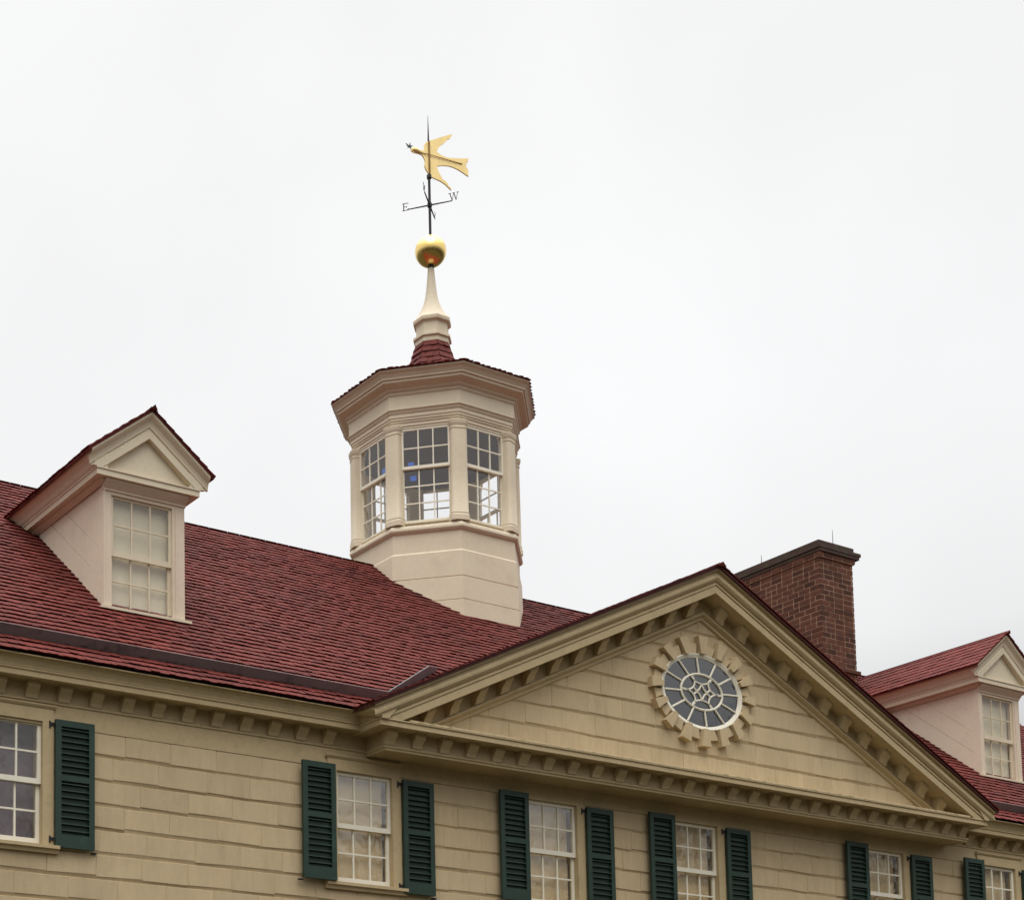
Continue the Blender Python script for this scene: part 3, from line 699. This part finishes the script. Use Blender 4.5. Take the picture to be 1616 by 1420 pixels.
# ------------------------------------------------------------------ weather vane
vane = empty('weather_vane', (XC, YC, 9.70), 'gilded dove weather vane with olive sprig above a gold ball on the cupola spire', 'weather vane')
bl = MB(); nb, nl = 32, 16
bl.rings([[(XC+.275*math.sin(math.pi*i/nl)*math.cos(2*math.pi*j/nb), YC+.275*math.sin(math.pi*i/nl)*math.sin(2*math.pi*j/nb), 10.02-.275*math.cos(math.pi*i/nl)) for j in range(nb)] for i in range(1, nl)])
bl.build('gold_ball', 'gold', vane, smooth=60)
po = MB(); po.tube([(XC, YC, 9.70), (XC, YC, 10.4), (XC, YC, 11.42)], .024, 10); po.tube([(XC, YC, 11.42), (XC, YC, 12.1)], .015, 8); po.tube([(XC, YC, 12.1), (XC, YC, 12.54)], .015, 8, .003)
po.tube([(XC, YC, 9.66), (XC, YC, 9.76)], .055, 12); po.tube([(XC, YC, 11.37), (XC, YC, 11.43)], .042, 12); po.tube([(XC, YC, 10.84), (XC, YC, 10.91)], .04, 12)
po.build('spindle', 'iron', vane)
DU = Vector((.98, -.18, 0)).normalized(); DN = Vector((-DU.y, DU.x, 0))
def D(u, z, n=0): return Vector((XC, YC, 0))+DU*u+DN*n+Vector((0, 0, z))
dove = [(0.003,12.064),(0.14,12.132),(0.277,12.205),(0.406,12.265),(0.46,12.291),(0.472,12.27),(0.425,12.202),(0.359,12.159),(0.343,12.13),(0.281,12.068),(0.258,12.049),(0.22,12.012),(0.184,11.957),(0.157,11.902),(0.202,11.872),(0.254,11.852),(0.344,11.833),(0.434,11.839),(0.571,11.862),(0.708,11.888),(0.8,11.911),(0.776,11.873),(0.78,11.85),(0.74,11.83),(0.759,11.803),(0.72,11.769),(0.75,11.754),(0.727,11.734),(0.772,11.716),(0.761,11.685),(0.791,11.663),(0.77,11.623),(0.784,11.569),(0.716,11.597),(0.641,11.631),(0.566,11.657),(0.491,11.674),(0.4,11.682),(0.295,11.67),(0.219,11.649),(0.151,11.624),(0.165,11.578),(0.194,11.52),(0.237,11.452),(0.259,11.407),(0.318,11.384),(0.355,11.357),(0.369,11.317),(0.414,11.291),(0.432,11.239),(0.383,11.271),(0.317,11.32),(0.242,11.354),(0.168,11.374),(0.093,11.389),(0.034,11.402),(-0.01,11.449),(-0.054,11.503),(-0.082,11.553),(-0.092,11.593),(-0.08,11.638),(-0.08,11.681),(-0.101,11.732),(-0.13,11.769),(-0.182,11.783),(-0.241,11.787),(-0.283,11.784),(-0.313,11.76),(-0.303,11.79),(-0.345,11.806),(-0.35,11.833),(-0.328,11.873),(-0.291,11.893),(-0.246,11.891),(-0.195,11.867),(-0.143,11.855),(-0.105,11.866),(-0.09,11.904),(-0.091,11.961),(-0.065,12.009),(-0.034,12.041)]
dv = MB(); dv.prism([D(u, z, -.012) for u, z in dove], DN*.024); 
dob = dv.build('dove', 'goldflat', vane)
# rounded head and body swelling
hd = MB()
hd.rings([[D(u, z+r*math.sin(2*math.pi*i/12), r*1.0*math.cos(2*math.pi*i/12)) for i in range(12)] for u, z, r in ((-.335,11.83,.012),(-.30,11.842,.042),(-.25,11.838,.05),(-.19,11.826,.040),(-.13,11.815,.030),(-.06,11.80,.012))])
hd.build('head', 'goldflat', vane, smooth=60)
rb_ = MB(); rb_.tube([D(-.092, 11.805, -.03), D(.66, 11.77, -.02)], .0065, 6); rb_.tube([D(.003, 12.05, -.026), D(.003, 11.45, -.026)], .014, 6)
rb_.build('rib', 'goldline', vane)
lf = MB(); lf.prism([D(u, z, -.006) for u, z in [(-0.446,11.932),(-0.384,11.896),(-0.359,11.965),(-0.354,11.903),(-0.305,11.911),(-0.355,11.874),(-0.344,11.842),(-0.385,11.868),(-0.418,11.829),(-0.403,11.865)]], DN*.012)
lf.build('olive_sprig', 'leaf', vane)
vr = Vector((.78, -.62, 0)).normalized(); va = Vector((.62, .78, 0)).normalized()
WD = (math.cos(.20)*vr-math.sin(.20)*va); ND = (-math.cos(.20)*va-math.sin(.20)*vr); CZ = 10.875
ar = MB(); c0 = Vector((XC, YC, CZ))
for d_, ln in ((WD, .40), (-WD, .40), (ND, .42), (-ND, .42)): ar.tube([c0, c0+d_*ln], .015, 6, .010)
ar.build('direction_arm', 'iron', vane)
def letter(strokes, dirv, dist, zb, read):
    mb = MB(); n_ = Vector((-read.y, read.x, 0)); base = c0+dirv*dist+Vector((0, 0, zb))
    for (a, b, t) in strokes:
        p, q = base+read*a[0]+Vector((0,0,a[1])), base+read*b[0]+Vector((0,0,b[1])); dd = q-p; L_ = dd.length; dd.normalize()
        mb.obox((p+q)/2, dd*(L_/2), dd.cross(n_).normalized()*t*.37, n_*.004)
    return mb
LH = .14
Es = [((-.035,0),(-.035,LH),.022),((-.06,.006),(.05,.006),.012),((-.06,LH-.006),(.045,LH-.006),.012),((-.035,LH/2),(.02,LH/2),.011),((.047,0),(.052,.035),.010),((.042,LH),(.047,LH-.03),.010),((.02,LH/2-.018),(.02,LH/2+.018),.008)]
Ws = [((-.07,LH),(-.03,0),.022),((-.03,0),(0,LH),.010),((0,LH),(.04,0),.022),((.04,0),(.07,LH),.010),((-.095,LH-.004),(-.045,LH-.004),.010),((-.02,LH-.004),(.02,LH-.004),.010),((.048,LH-.004),(.09,LH-.004),.010)]
Ns = [((-.045,0),(-.045,LH),.011),((.045,0),(.045,LH),.011),((-.045,LH),(.045,0),.022),((-.065,.004),(-.025,.004),.010),((-.065,LH-.004),(-.03,LH-.004),.010),((.025,LH-.004),(.065,LH-.004),.010)]
Ss = [((.035,.115),(.0,LH-.004),.013),((.0,LH-.004),(-.035,.11),.015),((-.035,.11),(.03,.045),.02),((.03,.045),(.0,.004),.015),((.0,.004),(-.038,.03),.013)]
letter(Es, -WD, .43, -.015, WD).build('letter', 'iron', vane, origin=c0-WD*.43)
letter(Ws, WD, .43, .005, WD).build('letter', 'iron', vane, origin=c0+WD*.43)
letter(Ns, ND, .45, -.01, ND).build('letter', 'iron', vane, origin=c0+ND*.45)
letter(Ss, -ND, .45, -.01, ND).build('letter', 'iron', vane, origin=c0-ND*.45)
